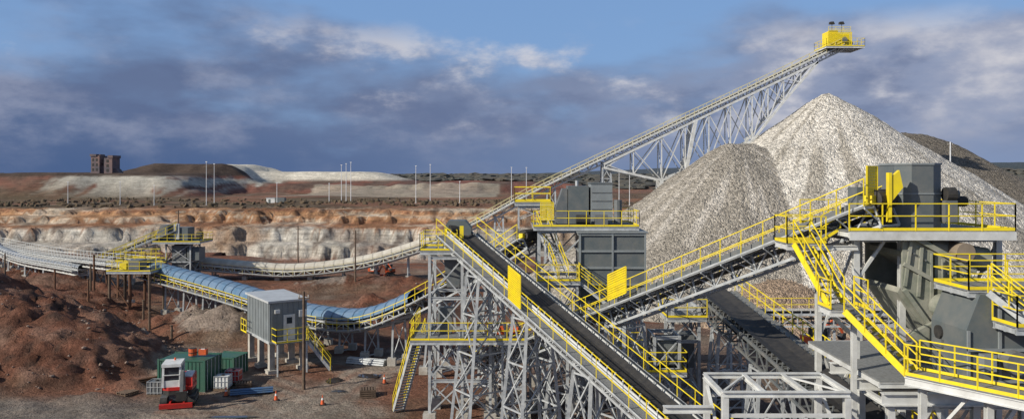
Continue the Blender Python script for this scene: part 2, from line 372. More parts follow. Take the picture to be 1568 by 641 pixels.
# ---------------------------------------------------------------- stockpile
def cone(x,y,cx,cy,h,s,rnd=1.0,ax=0,ay=0):
    dx,dy=x-cx,y-cy
    if ax or ay:
        L2=ax*ax+ay*ay;t=max(0,min(1,(dx*ax+dy*ay)/L2));dx-=t*ax;dy-=t*ay
    r=math.hypot(dx,dy); r=math.sqrt(r*r+rnd*rnd)-rnd*.6
    th=math.atan2(dy,dx); r*=1+.035*nz(math.cos(th)*2.5,math.sin(th)*2.5,cx,4)
    return h-s*r
def pile_parts(x,y):
    return [cone(x,y,48.3,120,28.8,.69,.8),cone(x,y,31.0,112,20.9,.70,1.0,3.4,1),cone(x,y,71,147,24.6,.60,3,7,3),cone(x,y,29.5,87.5,4.9,.5,2),cone(x,y,62,98,7.5,.55,3,14,0)]
def pile_h(x,y):
    p=pile_parts(x,y);z=max(p); k=.11*nz(x*1.3,y*1.3,2,3)+.10*nz(x*3.1,y*3.1,4,2)+.35*nz(x*.15,y*.15,6,3)
    return max(z+k,-.5)
def pile_c(x,y,z):
    p=pile_parts(x,y);i=p.index(max(p))
    A=[(.66,.62,.555),(.37,.335,.285),(.20,.175,.145),(.38,.28,.20),(.44,.36,.27)][i]
    if i==0:
        th=math.atan2(y-120,x-48.3);st=nz(th*7,z*.05,3,4)
        A=lerp3(A,(.42,.385,.33),ss(-.05,.4,st+(.2 if z<14 else 0)-(.22 if z>20 else 0)))
    if i==1:
        th=math.atan2(y-112,x-33);A=lerp3(A,(.52,.48,.425),ss(.0,.5,nz(th*6,z*.06,9,4)))
    return A
xs=np.arange(-4,108,.32);yy=np.concatenate([np.arange(76,126,.32),np.arange(126,185,1.2)])
Xp,Yp=np.meshgrid(xs,yy)
PM=vmat('crushed_limestone',3.2,.8,vari=.15,dist=.35,scales=(.12,1.2),cells=((2.9,.68,1.28),(6.0,.75,1.22)))
gridmesh('gravel_stockpile',Xp,Yp,pile_h,pile_c,PM)
# ---------------------------------------------------------------- scrub / distant trees
def blobs(name,gen,m,sub=1):
    vs=[];fs=[]
    import bmesh
    bm=bmesh.new();bmesh.ops.create_icosphere(bm,subdivisions=sub,radius=1);base=[v.co.copy() for v in bm.verts];bf=[[v.index for v in f.verts] for f in bm.faces];bm.free()
    for (x,y,z,rx,rz) in gen:
        o=len(vs);sd=random.random()*99
        for b in base:
            k=1+.75*noise.noise(b*1.7+V((sd,0,0)))
            vs.append((x+b.x*rx*k,y+b.y*rx*k,z+b.z*rz*k))
        fs+=[[o+i for i in f] for f in bf]
    me=bpy.data.meshes.new(name+'_mesh');me.from_pydata(vs,[],fs);me.materials.append(m)
    o=bpy.data.objects.new(name,me);S.collection.objects.link(o)
def scrub():
    k=0
    while k<1700:
        y=random.uniform(250,455);x=random.uniform(-.72,.95)*y
        if nz(x*.012,y*.05,15,3)<.16 and random.random()>.06: continue
        k+=1;r=random.uniform(.25,.9);yield(x,y,height(x,y)+r*.3,r*random.uniform(.8,1.8),r*random.uniform(.7,1.4))
blobs('scrub_bushes',scrub(),TREE)
def far():
    for k in range(2200):
        y=random.choice((820,1000,1250,1500,1900,2600))*random.uniform(.93,1.07);x=random.uniform(-.75,.75)*y
        s=y/1000;yield(x,y,height(x,y)+1.2*s,random.uniform(4,15)*s,random.uniform(1.6,3.6)*s)
blobs('distant_trees',far(),FTREE,2)
# ---------------------------------------------------------------- old building on waste heap
mb=MB();bx,by=-267,515;bz=height(bx,by)-.5
mb.bx(bx-7,bx-1.5,by-5,by+5,bz,bz+12,MASON);mb.bx(bx-1.5,bx+1.5,by-3,by+4,bz,bz+5.5,MASON);mb.bx(bx+1.5,bx+6.8,by-5,by+5,bz,bz+10.5,MASON)
mb.bx(bx-7.5,bx-3.5,by-5.5,by+5.5,bz+11.6,bz+13,MASON);mb.bx(bx-.8,bx+.8,by-2,by+2,bz+5.5,bz+9.5,MASON);mb.bx(bx+4,bx+7.3,by-5.4,by+5.4,bz+10.5,bz+12.2,MASON);mb.bx(bx-3.2,bx-2,by-3,by+3,bz+12,bz+12.8,MASON)
mb.prism([(bx+6.8,by-3,bz),(bx+11,by-3,bz),(bx+8.6,by-3,bz+3.2),(bx+6.8,by-3,bz+4)],(0,6,0),MASON);mb.prism([(bx-7,by-3,bz),(bx-9.5,by-3,bz),(bx-7,by-3,bz+2.5)],(0,6,0),MASON)
mb.beam((bx-1.5,by-2,bz+8),(bx+1.5,by-2,bz+6.5),.5,.5,MASON)
for k in range(3):
    for j in range(2): mb.bx(bx-6.2+j*2.4,bx-5+j*2.4,by-5.06,by-4.9,bz+2+k*3.2,bz+3.8+k*3.2,BLACK)
    mb.bx(bx+3,bx+4.6,by-5.06,by-4.9,bz+1.5+k*3,bz+3.4+k*3,BLACK)
mb.build('derelict_concrete_building')
mb=MB()
X0,Y0=-112,370;z0=height(X0,Y0);mb.bx(X0-4,X0,Y0,Y0+3,z0,z0+2.6,WHITE);mb.bx(X0,X0+4.5,Y0,Y0+3,z0,z0+2.8,DGREY);mb.bx(X0-4.2,X0-.05,Y0-.2,Y0+3.2,z0+2.6,z0+2.8,ROOF);mb.bx(X0-3,X0-2,Y0-.05,Y0,z0,z0+2,DGREY)
mb.build('site_office')
for u,h in((-117,17),(-114,16),(-63.5,15),(-61.7,15.5),(-65.3,14.5),(-36.8,14.5),(-31.3,15),(-.2,14),(5.5,14),(-70,7.5),(-150,9),(-137,8),(-170,9),(-90,8),(-20,8.5),(41,14),(45,13)):
    mb=MB();Ym=300;zb=height(u,Ym)-.2;mb.cyl((u,Ym,zb),(u,Ym,zb+h),.15,POLEW,6,.09);mb.box((u,Ym,zb+h),(.6,.2,.25),POLEW);mb.cyl((u,Ym,zb),(u,Ym,zb+.5),.35,CONC,8);mb.build('lighting_mast')
for x,yp,zt in((-35.5,130,7.6),(-54.5,128,10.3),(-22,110,8.3),(-15.6,58.7,7.3),(-45,72,5.5),(66,118,21),(-64.7,100,6)):
    mb=MB();zb=height(x,yp)-.3;mb.cyl((x,yp,zb),(x,yp,zt),.13,WOOD if yp!=118 else POLEW,7,.09);mb.beam((x-.4,yp,zt-.5),(x+.4,yp,zt-.5),.08,.08,WOOD);mb.cyl((x-.35,yp,zt-.45),(x-.35,yp,zt-.25),.05,CONC,6);mb.cyl((x+.35,yp,zt-.45),(x+.35,yp,zt-.25),.05,CONC,6);mb.build('utility_pole')
# ---------------------------------------------------------------- A: overland / stacker conveyor
mb=MB()
A1=[(-48.5,121,2.5),(-40,121,1.75),(-33,121,1.45),(-22.5,121,2.75),(-12.5,121,5.6)]
fr,D,L=conveyor(mb,A1,bw=1.7,depth=.85,bay=1.5,ct=.15,rt=.05,rm=WYEL,cm=LSTEEL,ww=.9,cover=BEIGE,drop=.75,cr=.35,chh=.7)
fr,D,L=conveyor(mb,[(-12.5,121,5.6),(-5,121,9.2),(3.6,121,13.8),(20,121,21.6),(36,121,29.1),(50.5,121,36.1)],bw=1.3,depth=.85,bay=1.5,ct=.14,rt=.05,rm=WYEL,cm=LSTEEL,load=True,ww=.8)
for x,z in((-46,2.2),(-41,1.8),(-36,1.5),(-31,1.5),(-26,2.1),(-21,3.0),(-16,4.4)):
    mb.trestle((x,121,z-1.0),L,.7,1.4,STEEL,.05,.2,zb=-.1)
for x,z in((-9,7.2),(-2,10.7),(6,14.9),(14.5,19)): mb.trestle((x,121,z-1.0),L,.8,1.4,STEEL,.09,.3,zb=-.1,D=D,dep=1.2)
top=lambda x:13.8+(x-3.6)*(36.1-13.8)/(50.5-3.6)-1.1
lowpts=[(14.1,18-.9),(22.8,15.2),(30,17.8),(36.6,21.2),(41.4,27.2),(46.6,top(46.6))]
def lowz(x):
    for (a,za),(b,zb) in zip(lowpts[:-1],lowpts[1:]):
        if a<=x<=b:return za+(zb-za)*(x-a)/(b-a)
xk=[14.1,18.5,22.8,26.4,30,33.3,36.6,39,41.4,44,46.6]
for yy_ in(119.4,122.6):
    for (a,za),(b,zb) in zip(lowpts[:-1],lowpts[1:]): mb.beam((a,yy_,za),(b,yy_,zb),.32,.32,LSTEEL)
    for i,x in enumerate(xk):
        mb.beam((x,yy_,lowz(x)),(x,yy_,top(x)),.15,.15,LSTEEL)
        if i<len(xk)-1:
            x2=xk[i+1]
            mb.beam((x,yy_,lowz(x)),(x2,yy_,top(x2)),.14,.14,LSTEEL); mb.beam((x,yy_,top(x)),(x2,yy_,lowz(x2)),.12,.12,LSTEEL)
    mb.beam((14,yy_,top(14)),(46.6,yy_,top(46.6)),.32,.32,LSTEEL)
    mb.beam((28,yy_,top(28)),(26,yy_,14),.5,.5,LSTEEL)
    mb.beam((22.8,yy_,15.2),(22.8,yy_,0),.5,.5,LSTEEL); mb.beam((36.6,yy_,21.2),(36.6,yy_,0),.4,.4,LSTEEL)
for x in xk: 
    mb.beam((x,119.4,lowz(x)),(x,122.6,lowz(x)),.14,.14,LSTEEL);mb.beam((x,119.4,lowz(x)),(x,122.6,top(x)),.1,.1,LSTEEL)
mb.deck(47.6,53.4,118.6,123.4,35.5,LSTEEL,rm=YEL,rh=1.2)
mb.bx(48.4,49.8,119.7,122.3,35.7,38.0,YEL);mb.bx(49.9,51.6,119.9,122.1,35.7,37.6,YEL);guardpanel(mb,(48.2,119.5,35.6),(51.8,119.5,35.6),2.2)
mb.rail([(48.3,119.6,38.0),(51.7,119.6,38.0)],YEL,.6);mb.cyl((50.6,119.4,36.6),(50.6,119.1,36.6),.4,DSTEEL,12)
pulley(mb,(51.8,121,36.2),L,D,.5,1.5)
for x in(49.4,50.9): mb.beam((x,121,38.0),(x,121,39.3),.06,.06,BLACK);mb.prism([(x-.4,120.8,39.25),(x+.4,120.8,39.25),(x+.2,120.8,39.65),(x-.35,120.8,39.6)],(0,.5,0),BLACK)
mb.bx(-51.5,-48.5,120,122,.3,2.9,DSTEEL)
mb.build('stacker_conveyor')
# ---------------------------------------------------------------- B: blue covered conveyor
mb=MB()
tb=[(0,11.55),(3.6,9.5),(7.3,7.55),(11.7,5.45),(16,3.8),(20,2.95),(26.75,2.75),(33,3.2),(40,3.75),(57,4.75)]
ptsB=[(1.3-.782*t,58.3+.623*t,z) for t,z in tb][::-1]
fr,D,L=conveyor(mb,ptsB[:7],bw=1.7,depth=.8,bay=1.5,ct=.12,rt=.045,cover=BLUE,walk=(1,-1),drop=.75,cr=.35,chh=.75)
def B(t):
    for (a,za),(b,zb) in zip(tb[:-1],tb[1:]):
        if a<=t<=b:z=za+(zb-za)*(t-a)/(b-a);return V((1.3-.782*t,58.3+.623*t,z))
for t in(14,17.5,21,24.5,28,32,36,40,44,48,52): 
    p=B(t);mb.trestle(p-V((0,0,.95)),L,.7,1.5,STEEL,.04,.2,zb=-.1)
for t in(3,9): p=B(t);mb.trestle(p-V((0,0,.95)),L,.8,1.5,STEEL,.08,.22,zb=-.1,D=D,dep=1.0)
fr,D,L=conveyor(mb,ptsB[6:],bw=1.5,depth=.9,bay=1.3,ct=.12,rt=.045)
pulley(mb,ptsB[-1],L,D,.45,1.6)
mb.build('covered_belt_conveyor')
# ---------------------------------------------------------------- G transfer tower + screen house
mb=MB()
mb.frame([1.9,5.2,8.4],[55.2,59.6],0,[4.2,8.6,12.15],STEEL,.28,.12)
mb.deck(1.5,8.9,54.8,60,12.4,STEEL,'SEN')
mb.deck(.2,2.9,58.2,61,14.0,STEEL,'SWNE');mb.frame([.5,2.7],[58.4,60.8],12,[13.75],STEEL,.15,.08,foot=False)
mb.bx(4.1,5.6,57.2,59.4,12.45,15.2,DGREY);mb.bx(5.75,7.3,57,59.2,12.45,15.35,GREY);mb.bx(5.7,7.35,56.95,59.25,15.35,15.45,DGREY)
mb.prism([(3.2,57.3,12.45),(4.05,57.3,12.45),(4.05,57.3,15),(3.7,57.3,15),(3.2,57.3,13.6)],(0,1.7,0),DSTEEL)
mb.cyl((4.6,56.4,12.8),(5.6,56.4,12.8),.35,BLACK,12);mb.box((6.4,56.3,12.8),(.9,.6,.7),DSTEEL);mb.cyl((7.7,57,12.45),(7.7,57,14.2),.3,DSTEEL,10)
for z in(12.9,13.5,14.1,14.7): mb.bx(5.8,7.25,56.96,56.99,z,z+.05,DSTEEL)
mb.cyl((4.8,58,15.2),(4.8,58,15.6),.12,STEEL,8)
x0,x1,y0,y1,z0,z1=4.7,9.2,54.2,57.8,7.2,12.0
mb.bx(x0,x1,y0,y1,z0,z1,DGREY)
for k in range(5): z=z0+.1+k*(z1-z0-.2)/4; mb.beam((x0-.06,y0-.06,z),(x1+.06,y0-.06,z),.12,.14,GREY); mb.beam((x0-.06,y0,z),(x0-.06,y1,z),.12,.14,GREY)
for x in(x0,x0+(x1-x0)*.5,x1): mb.beam((x,y0-.1,z0),(x,y0-.1,z1),.12,.09,GREY)
mb.bx(x0-.2,x1+.2,y0-.2,y1+.2,12.0,12.09,GREY)
mb.frame([4.9,9.0],[54.4,57.6],0,[3.6,7.15],STEEL,.25,.1)
mb.prism([(5.4,55,7.2),(8.6,55,7.2),(7.4,55,5.2),(6.4,55,5.2)],(0,2,0),DSTEEL)
mb.stair((2.2,57.6,12.4),(3.5,53.9,8.9));mb.deck(1.7,4.6,52.6,54.0,8.9,STEEL,'SWE');mb.stair((4.5,53.3,8.9),(7.4,52.5,6.6))
mb.frame([1.9,4.4],[52.8,53.9],0,[4.2,8.65],STEEL,.16,.08)
guardpanel(mb,(2.0,54.7,12.9),(2.9,54.7,12.9),1.2)
mb.deck(1.5,8.9,52.4,55.0,4.4,STEEL,'S');
for x in(2.6,6.2): mb.cyl((x,55,4.5),(x,55,8.4),.12,STEEL,8)
mb.build('screening_tower')
for (x,y,z) in((2.9,50.2,6.9),(3.5,50.0,6.9),(-.7,50.3,6.0),(.1,50.6,6.0)):
    mb=MB();mb.cyl((x-.25,y,z),(x+.3,y,z),.24,ORANGE,12);mb.cyl((x+.3,y,z),(x+.42,y,z),.18,BLACK,12);mb.box((x,y,z-.27),(.5,.4,.1),DSTEEL);mb.box((x,y,z+.27),(.25,.2,.14),ORANGE);mb.box((x,y,z-.6),(.3,.3,.6),STEEL);mb.build('electric_motor')
# ---------------------------------------------------------------- T head tower and conveyor C
mb=MB()
mb.frame([-5.3,-3.2,-1.4],[50.4,54.0],0,[2.9,5.6,8.2,10.8],STEEL,.22,.11)
mb.deck(-6.0,-3.6,51,54.2,11.1,STEEL,'SWN');mb.deck(-6.4,.9,48.9,51.2,5.7,STEEL,'SWE');mb.deck(-6.4,-5.4,51.2,54.5,5.7,STEEL,'W')
mb.bx(-4.5,-2.7,51.6,53.4,11.3,12.5,DGREY);mb.prism([(-4.5,51.7,12.5),(-2.7,51.7,12.5),(-3.1,51.7,13.0),(-4.2,51.7,13.0)],(0,1.5,0),DGREY)
mb.prism([(-4.6,51.8,11.3),(-3.2,51.8,11.3),(-3.5,51.8,8.6),(-4.3,51.8,8.6)],(0,1.4,0),DSTEEL)
mb.bx(-3.4,-3.15,50.9,51.1,11.1,12.7,YEL);guardpanel(mb,(-4.4,51.5,11.3),(-3.6,51.5,11.3),1.1)
mb.stair((-6.0,50.8,5.7),(-7.7,53.2,.1))
mb.frame([-.6,.8],[49.1,51.0],0,[2.8,5.45],STEEL,.18,.09)
mb.bx(-4.8,-3.9,50.9,51.6,5.75,7.4,DSTEEL);mb.bx(-2.6,-1.9,50.6,51.1,5.75,6.9,GREY)
mb.build('conveyor_head_tower')
mb=MB()
C0=V((-3.6,52,12.3));C1=V((7.55,35.4,5.0));Ce=C0.lerp(C1,1.5)
fr,D,L=conveyor(mb,[C0,Ce],bw=1.25,depth=1.0,bay=1.25,ct=.10,rt=.038,ww=.75,cm=STEEL)
for q in(-1,1): mb.beam(C0+L*q*.88-V((0,0,.02)),Ce+L*q*.88-V((0,0,.02)),.05,.24,LSTEEL)
for f in(.16,.42,.7,1.0,1.3):
    p=C0.lerp(C1,f);mb.trestle(p-V((0,0,1.25)),L,.75,1,STEEL,.10,.22,zb=-.1,D=D,dep=1.4)
pulley(mb,C0,L,D,.42,1.3)
p=C0.lerp(C1,.47)-L*1.62; guardpanel(mb,p-D*.9+V((0,0,.25)),p+D*.3+V((0,0,-.2)),1.8)
mb.build('inclined_belt_conveyor')
# ---------------------------------------------------------------- D
mb=MB()
D0=V((-2.5,55.9,2.9));D1=V((15.2,32.35,15.0))
fr,D,L=conveyor(mb,[D0,D1],bw=1.1,depth=1.0,bay=1.25,ct=.10,rt=.038,ww=.75,cm=STEEL)
for q in(-1,1): mb.beam(D0+L*q*.78,D1+L*q*.78,.05,.28,DSTEEL)
for f in(.2,.34,.50): 
    p=D0.lerp(D1,f);mb.trestle(p-V((0,0,1.25)),L,.75,1,STEEL,.08,.22,zb=-.1,D=D,dep=1.4)
p=D0.lerp(D1,.53)-L*1.5;guardpanel(mb,p-D*.7+V((0,0,-.2)),p+D*.7+V((0,0,.4)),1.4)
pulley(mb,D1,L,D,.42,1.3)
mb.build('feed_belt_conveyor')
# ---------------------------------------------------------------- E
mb=MB()
fr,D,L=conveyor(mb,[(12.7,51,8.7),(14.2,32,6.3),(14.8,24,5.3)],bw=1.8,depth=.9,bay=1.25,ct=.1,rt=.045,walk=(1,),cm=DSTEEL,ww=.8)
for y,x,z in((47,13.0,8.0),(41,13.5,7.2),(35,14.0,6.4)): mb.trestle((x,y,z-1.2),L,.8,1,STEEL,.08,.2,zb=-.1,D=D,dep=1.2)
mb.build('return_belt_conveyor')
mb=MB()
fr,D,L=conveyor(mb,[(15.5,62,5.2),(30,60,5.6)],bw=1.0,depth=.9,bay=1.3,ct=.1,rt=.04,walk=(1,),cm=STEEL,ww=.7,load=True)
for x in(17,21,25): mb.trestle((x,61.3,4),L,.7,1,STEEL,.1,.2,zb=-.1)
mb.build('transfer_belt_conveyor')
mb=MB();mb.frame([9.8,11.4],[47.8,50],0,[3,6,8.0],STEEL,.22,.1);mb.deck(9.4,11.8,47.4,50.3,7.4,STEEL,'SW')
mb.bx(10,11.2,48.1,49.6,4.2,6.2,DSTEEL);mb.box((9.3,47.4,5.2),(.9,.8,1.1),GREY)
mb.build('chute_tower')
mb=MB();mb.frame([8.0,9.4],[44,46],0,[2.6,5.2,7.0],STEEL,.2,.1);mb.bx(8.1,9.3,44.2,45.8,5.3,6.7,DGREY);mb.deck(7.4,9.7,43.4,46.4,5.1,STEEL,'SE');mb.build('drive_station')
mb=MB();z=8.3
for y in(27.6,30.2):
    mb.ib((7.4,y,z),(11.9,y,z),.2,.2,LSTEEL)
    mb.beam((7.4,y,z-.75),(11.9,y,z-.75),.1,.12,LSTEEL)
for x in(7.4,8.9,10.4,11.9): mb.ib((x,27.7,z+.0),(x,30.1,z+.0),.16,.18,LSTEEL)
mb.beam((7.4,27.7,z+.02),(8.9,30.1,z+.02),.08,.06,LSTEEL);mb.beam((10.4,30.1,z+.02),(11.9,27.7,z+.02),.08,.06,LSTEEL)
for x in(7.5,11.8):
    for y in(27.6,30.2): mb.ib((x,y,0),(x,y,z-.12),.22,.22,LSTEEL);mb.box((x,y,.3),(.7,.7,.7),CONC)
    mb.beam((x,27.6,z-2.4),(x,30.2,z-.3),.1,.1,LSTEEL)
mb.beam((7.5,27.6,z-2.5),(9,27.6,z-.8),.1,.1,LSTEEL);mb.beam((11.8,27.6,z-2.5),(10.3,27.6,z-.8),.1,.1,LSTEEL)
mb.ib((5.6,29,7.35),(7.4,29,7.35),.25,.25,LSTEEL)
mb.build('steel_support_frame')
# ---------------------------------------------------------------- R crusher tower
mb=MB()
mb.frame([14.3,16.2,20.2],[32.6,36.6],0,[3.5,8.3,13.45],LSTEEL,.30,.14,brace='NE')
mb.beam((14.3,32.6,11.6),(15.5,32.6,13.3),.12,.12,LSTEEL);mb.beam((16.2,32.6,11.6),(17.4,32.6,13.3),.12,.12,LSTEEL)
mb.deck(13.6,20.3,31.6,37,13.75,LSTEEL,'SEN')
mb.beam((13.6,31.55,13.55),(20.3,31.55,13.55),.06,.34,LSTEEL)
mb.prism([(15.9,33.2,13.9),(17.9,33.2,13.9),(17.9,33.2,16.3),(17.6,33.2,16.5),(16.0,33.2,16.4)],(0,2.2,0),DGREY)
k_=[(15.95,32.7),(16.5,32.35),(17.4,32.35),(17.9,32.7),(17.9,34),(15.95,34)]
mb.prism([(a,b,13.8) for a,b in k_],(0,0,2.62),DGREY);mb.prism([(16.93+(a-16.93)*1.04,33+(b-33)*1.06,16.42) for a,b in k_],(0,0,.08),GREY)
for z in(14.3,15.2): mb.prism([(16.93+(a-16.93)*1.03,33+(b-33)*1.05,z) for a,b in k_],(0,0,.06),GREY)
mb.cyl((18.0,32.6,15.2),(18.4,32.6,15.2),.3,BLACK,14);mb.cyl((18.4,32.6,15.2),(18.55,32.6,15.2),.18,DSTEEL,12);mb.box((18.15,32.6,14.5),(.5,.5,.9),DSTEEL);mb.cyl((18.6,33,14.9),(19.1,33,14.9),.22,BLACK,12)
guardpanel(mb,(14.35,31.7,14.5),(14.9,32.0,14.5),1.85)
mb.bx(15.25,15.37,31.7,31.95,14.1,16.1,YEL);mb.prism([(15.37,31.75,14.9),(15.85,31.75,15.5),(15.7,31.75,16.2),(15.37,31.75,15.9)],(0,.2,0),YEL)
mb.box((14.6,32.7,15.1),(.8,.9,.8),DGREY)
sp=[(15.9,0,13.3),(16.4,0,13.5),(18.6,0,12.2),(19.4,0,10.4),(19.2,0,8.9),(17.2,0,9.6),(15.9,0,11.4)]
for yy_ in(31.9,35.2): mb.prism([(a,yy_,c) for a,_,c in sp],(0,.12,0),OLIVE)
for k in range(7):
    f=k/6;a=V((16.2,31.82,13.3)).lerp(V((18.8,31.82,11.9)),f);b=V((15.95,31.82,11.5)).lerp(V((19.2,31.82,9.0)),f);mb.beam(a,b,.12,.1,OLIVE,(0,1,0))
mb.beam((15.9,31.8,12.4),(19.2,31.8,10.6),.14,.16,OLIVE);mb.beam((15.9,31.8,11.35),(17.2,31.8,9.55),.2,.16,OLIVE);mb.beam((16.3,31.8,13.5),(18.8,31.8,12.1),.2,.2,OLIVE)
mb.prism([(16,32.1,12.9),(19,32.1,11.2),(19,32.1,11.0),(16,32.1,12.7)],(0,3.0,0),OLIVE)
mb.prism([(15.9,32.1,11.4),(17.2,32.1,9.6),(19.2,32.1,8.9),(19.2,32.1,8.7),(17.1,32.1,9.4),(15.8,32.1,11.2)],(0,3.0,0),OLIVE)
mb.cyl((17.4,31.2,10.7),(17.4,31.8,10.7),.5,OLIVE,18);mb.cyl((17.4,31.0,10.7),(17.4,31.2,10.7),.28,GREY,14)
for k in range(10): a=k*math.pi/5;mb.cyl((17.4+.4*math.cos(a),31.14,10.7+.4*math.sin(a)),(17.4+.4*math.cos(a),31.22,10.7+.4*math.sin(a)),.04,DSTEEL,6)
for k in range(14): f=k/13;a=V((16.1,31.86,12.95)).lerp(V((19.1,31.86,11.2)),f);mb.cyl(a,a-V((0,.06,0)),.045,DSTEEL,6)
mb.cyl((16.6,30.6,9.9),(17.5,30.6,9.9),.26,BLACK,14);mb.box((17.0,30.6,9.5),(.8,.6,.3),DSTEEL)
mb.prism([(16.0,31.5,9.6),(17.8,31.5,10.5),(18.5,31.5,9.0),(16.8,31.5,8.4)],(0,.25,0),OLIVE)
mb.cyl((17.2,32.5,12.9),(19.6,32.5,12.5),.5,OLIVE,16)
mb.cyl((18.2,31.4,12.9),(18.2,34.5,12.9),.38,mat('dusty_drum',(.25,.2,.15),.8),16)
for a,b in(((16.2,32,8.5),(17.0,32,9.7)),((19.4,32,8.5),(19.3,32,9.2))): mb.beam(a,b,.3,.3,DSTEEL)
hp=[(16.7,0,8.3),(16.7,0,10.3),(17.2,0,11.6),(21,0,11.6),(21,0,8.3)]
mb.prism([(a,28.8,c) for a,_,c in hp],(0,2.4,0),DGREY)
for x,zt in((16.75,10.3),(17.9,11.55),(19.2,11.55),(20.5,11.55)): mb.beam((x,28.75,8.3),(x,28.75,zt),.1,.08,GREY)
for z in(8.45,9.6): mb.beam((16.7,28.73,z),(21,28.73,z),.1,.1,GREY)
mb.cyl((18.3,28.3,9.2),(18.3,28.8,9.2),.42,DSTEEL,18);mb.box((17.3,28.5,9.2),(.45,.35,.6),GREY)
mb.deck(17.6,21.2,27.3,28.7,10.7,STEEL,'SW');mb.deck(16.9,21.2,29,31.4,11.75,STEEL,'SWN')
mb.stair((17.5,28.7,11.75),(18.5,27.9,10.7))
mb.deck(13.6,21,29,36,8.4,LSTEEL,'')
for y in(28.4,30.5,33): mb.ib((13.4,y,7.9),(21,y,7.9),.3,.45,LSTEEL)
mb.frame([13.8,16.9,20.2],[28.6,31],0,[3.5,7.7],LSTEEL,.32,.13,brace='')
for a,b in(((13.8,28.6,5.2),(15.3,28.6,7.6)),((16.9,28.6,5.2),(15.4,28.6,7.6)),((16.9,28.6,5.2),(18.4,28.6,7.6)),((13.8,28.6,6.4),(16.9,28.6,3.6))): mb.beam(a,b,.16,.16,LSTEEL)
mb.deck(11.3,12.9,32.2,33.7,13.2,LSTEEL,'SWN')
mb.beam((12.9,33.2,13.2),(13.7,33.2,13.7),.9,.1,GRATE);mb.rail([(12.9,32.7,13.2),(13.7,32.7,13.7)],YEL)
for yb in(32.4,33.5): mb.ib((12.8,yb,13.0),(14.3,yb,13.0),.12,.2,LSTEEL);mb.beam((11.6,yb,12.95),(14.25,yb,10.9),.13,.13,LSTEEL)
mb.stair((11.9,32.2,13.2),(12.7,30.7,10.95),.9,side=1)
mb.deck(12.0,13.4,29.5,30.7,10.95,LSTEEL,'WE')
mb.beam((12.2,30.6,10.8),(14.2,32.5,9.3),.12,.12,LSTEEL);mb.ib((13.3,30.6,10.8),(14.3,32.5,10.8),.12,.2,LSTEEL)
mb.stair((12.7,29.5,10.95),(14.3,28.0,8.95),1.0,side=1)
w0=V((14.3,28.0,8.95));w1=V((18.6,22.2,8.95));wd=(w1-w0).normalized();wl=V((-wd.y,wd.x,0))
mb.beam(w0,w1,1.1,.05,GRATE);mb.rail([w0+wl*.55,w1+wl*.55],YEL);mb.rail([w0-wl*.55,w1-wl*.55],YEL)
for q in(-1,1): mb.ib(w0+wl*.5*q-V((0,0,.2)),w1+wl*.5*q-V((0,0,.2)),.15,.3,LSTEEL)
for f in(.05,.35,.65): p=w0.lerp(w1,f);mb.ib((p.x,p.y,0),(p.x,p.y,8.6),.22,.22,LSTEEL);mb.beam((p.x,p.y,6.4),p+wd*1.6-V((0,0,.35)),.1,.1,LSTEEL)
mb.ib((13.3,30.5,0),(13.3,30.5,10.8),.18,.18,LSTEEL)
mb.build('crushing_tower')
# ---------------------------------------------------------------- left transfer station & conveyors
mb=MB()
mb.frame([-51.2,-47.6],[116,119.5],0,[3.3,6.0],STEEL,.25,.12);mb.deck(-53,-45.8,115,120,6.2,STEEL,'SEWN');mb.bx(-50.8,-48.2,116.5,119,6.3,8.2,DGREY);mb.bx(-50.2,-49.4,116.3,116.6,6.5,8.8,STEEL)
mb.bx(-50.5,-48.4,116.3,119,1.0,5.6,DSTEEL);mb.deck(-55.5,-51,114.5,118,3.4,STEEL,'SWE');mb.cyl((-47,117,7),(-46.2,117,7),.5,BLACK,12);mb.bx(-48.2,-46.4,116.2,118.5,3.4,5.2,DGREY);mb.prism([(-53,116,6.2),(-51,116,6.2),(-51,116,8.6),(-52,116,8.6)],(0,2,0),DSTEEL)
mb.build('transfer_station')
mb=MB();fr,D,L=conveyor(mb,[(-62,113,2.6),(-50.5,117.5,8.0)],bw=1.1,depth=.9,ct=.13,rt=.06,rm=YEL,cm=LSTEEL);mb.trestle((-56,115.3,4.2),L,.7,1,STEEL,.1,.2);mb.build('short_belt_conveyor')
mb=MB()
fr,D,L=conveyor(mb,[(-100,150,3.2),(-72,121,3.9),(-43.5,92.5,5.4)],bw=1.1,depth=.8,ct=.12,rt=.05,rm=LSTEEL,cm=LSTEEL,load=True)
for f in range(9): p=V((-100,150,3.2)).lerp(V((-43.5,92.5,5.4)),f/9+.03);mb.trestle(p-V((0,0,1)),L,.7,1,RUST,.02,.25,zb=-.2)
mb.build('overland_belt_conveyor')
mb=MB()
fr,D,L=conveyor(mb,[(-112,158,6.5),(-84,131,3.0),(-58,106,3.4)],bw=1.0,depth=.8,ct=.12,rt=.05,rm=LSTEEL,cm=LSTEEL,walk=(-1,),cover=mat('grey_belt_cover',(.30,.33,.37),.5,.1),cr=.15)
for f in range(8): p=V((-112,158,4.5)).lerp(V((-58,106,3.0)),f/8+.05);mb.trestle(p-V((0,0,1.2)),L,.7,1,STEEL,.02,.25,zb=-.2)
mb.build('covered_belt_conveyor')
mb=MB()
mb.deck(-45.6,-40.6,88,92,5.2,STEEL,'SWEN');mb.deck(-46.6,-43,92,96,5.9,STEEL,'SWEN')
for x in(-45.3,-43,-40.8):
    for y in(88.2,91.8): mb.cyl((x,y,-.2),(x,y,5),.16,WOOD if x!=-43 else RUST,8)
mb.beam((-45.3,88.2,4.6),(-43,88.2,1),.1,.1,RUST);mb.bx(-43.6,-42.4,89,91,5.3,6.3,DSTEEL);mb.bx(-44.6,-43.8,89,90,5.3,6.0,YEL)
mb.build('transfer_platform')
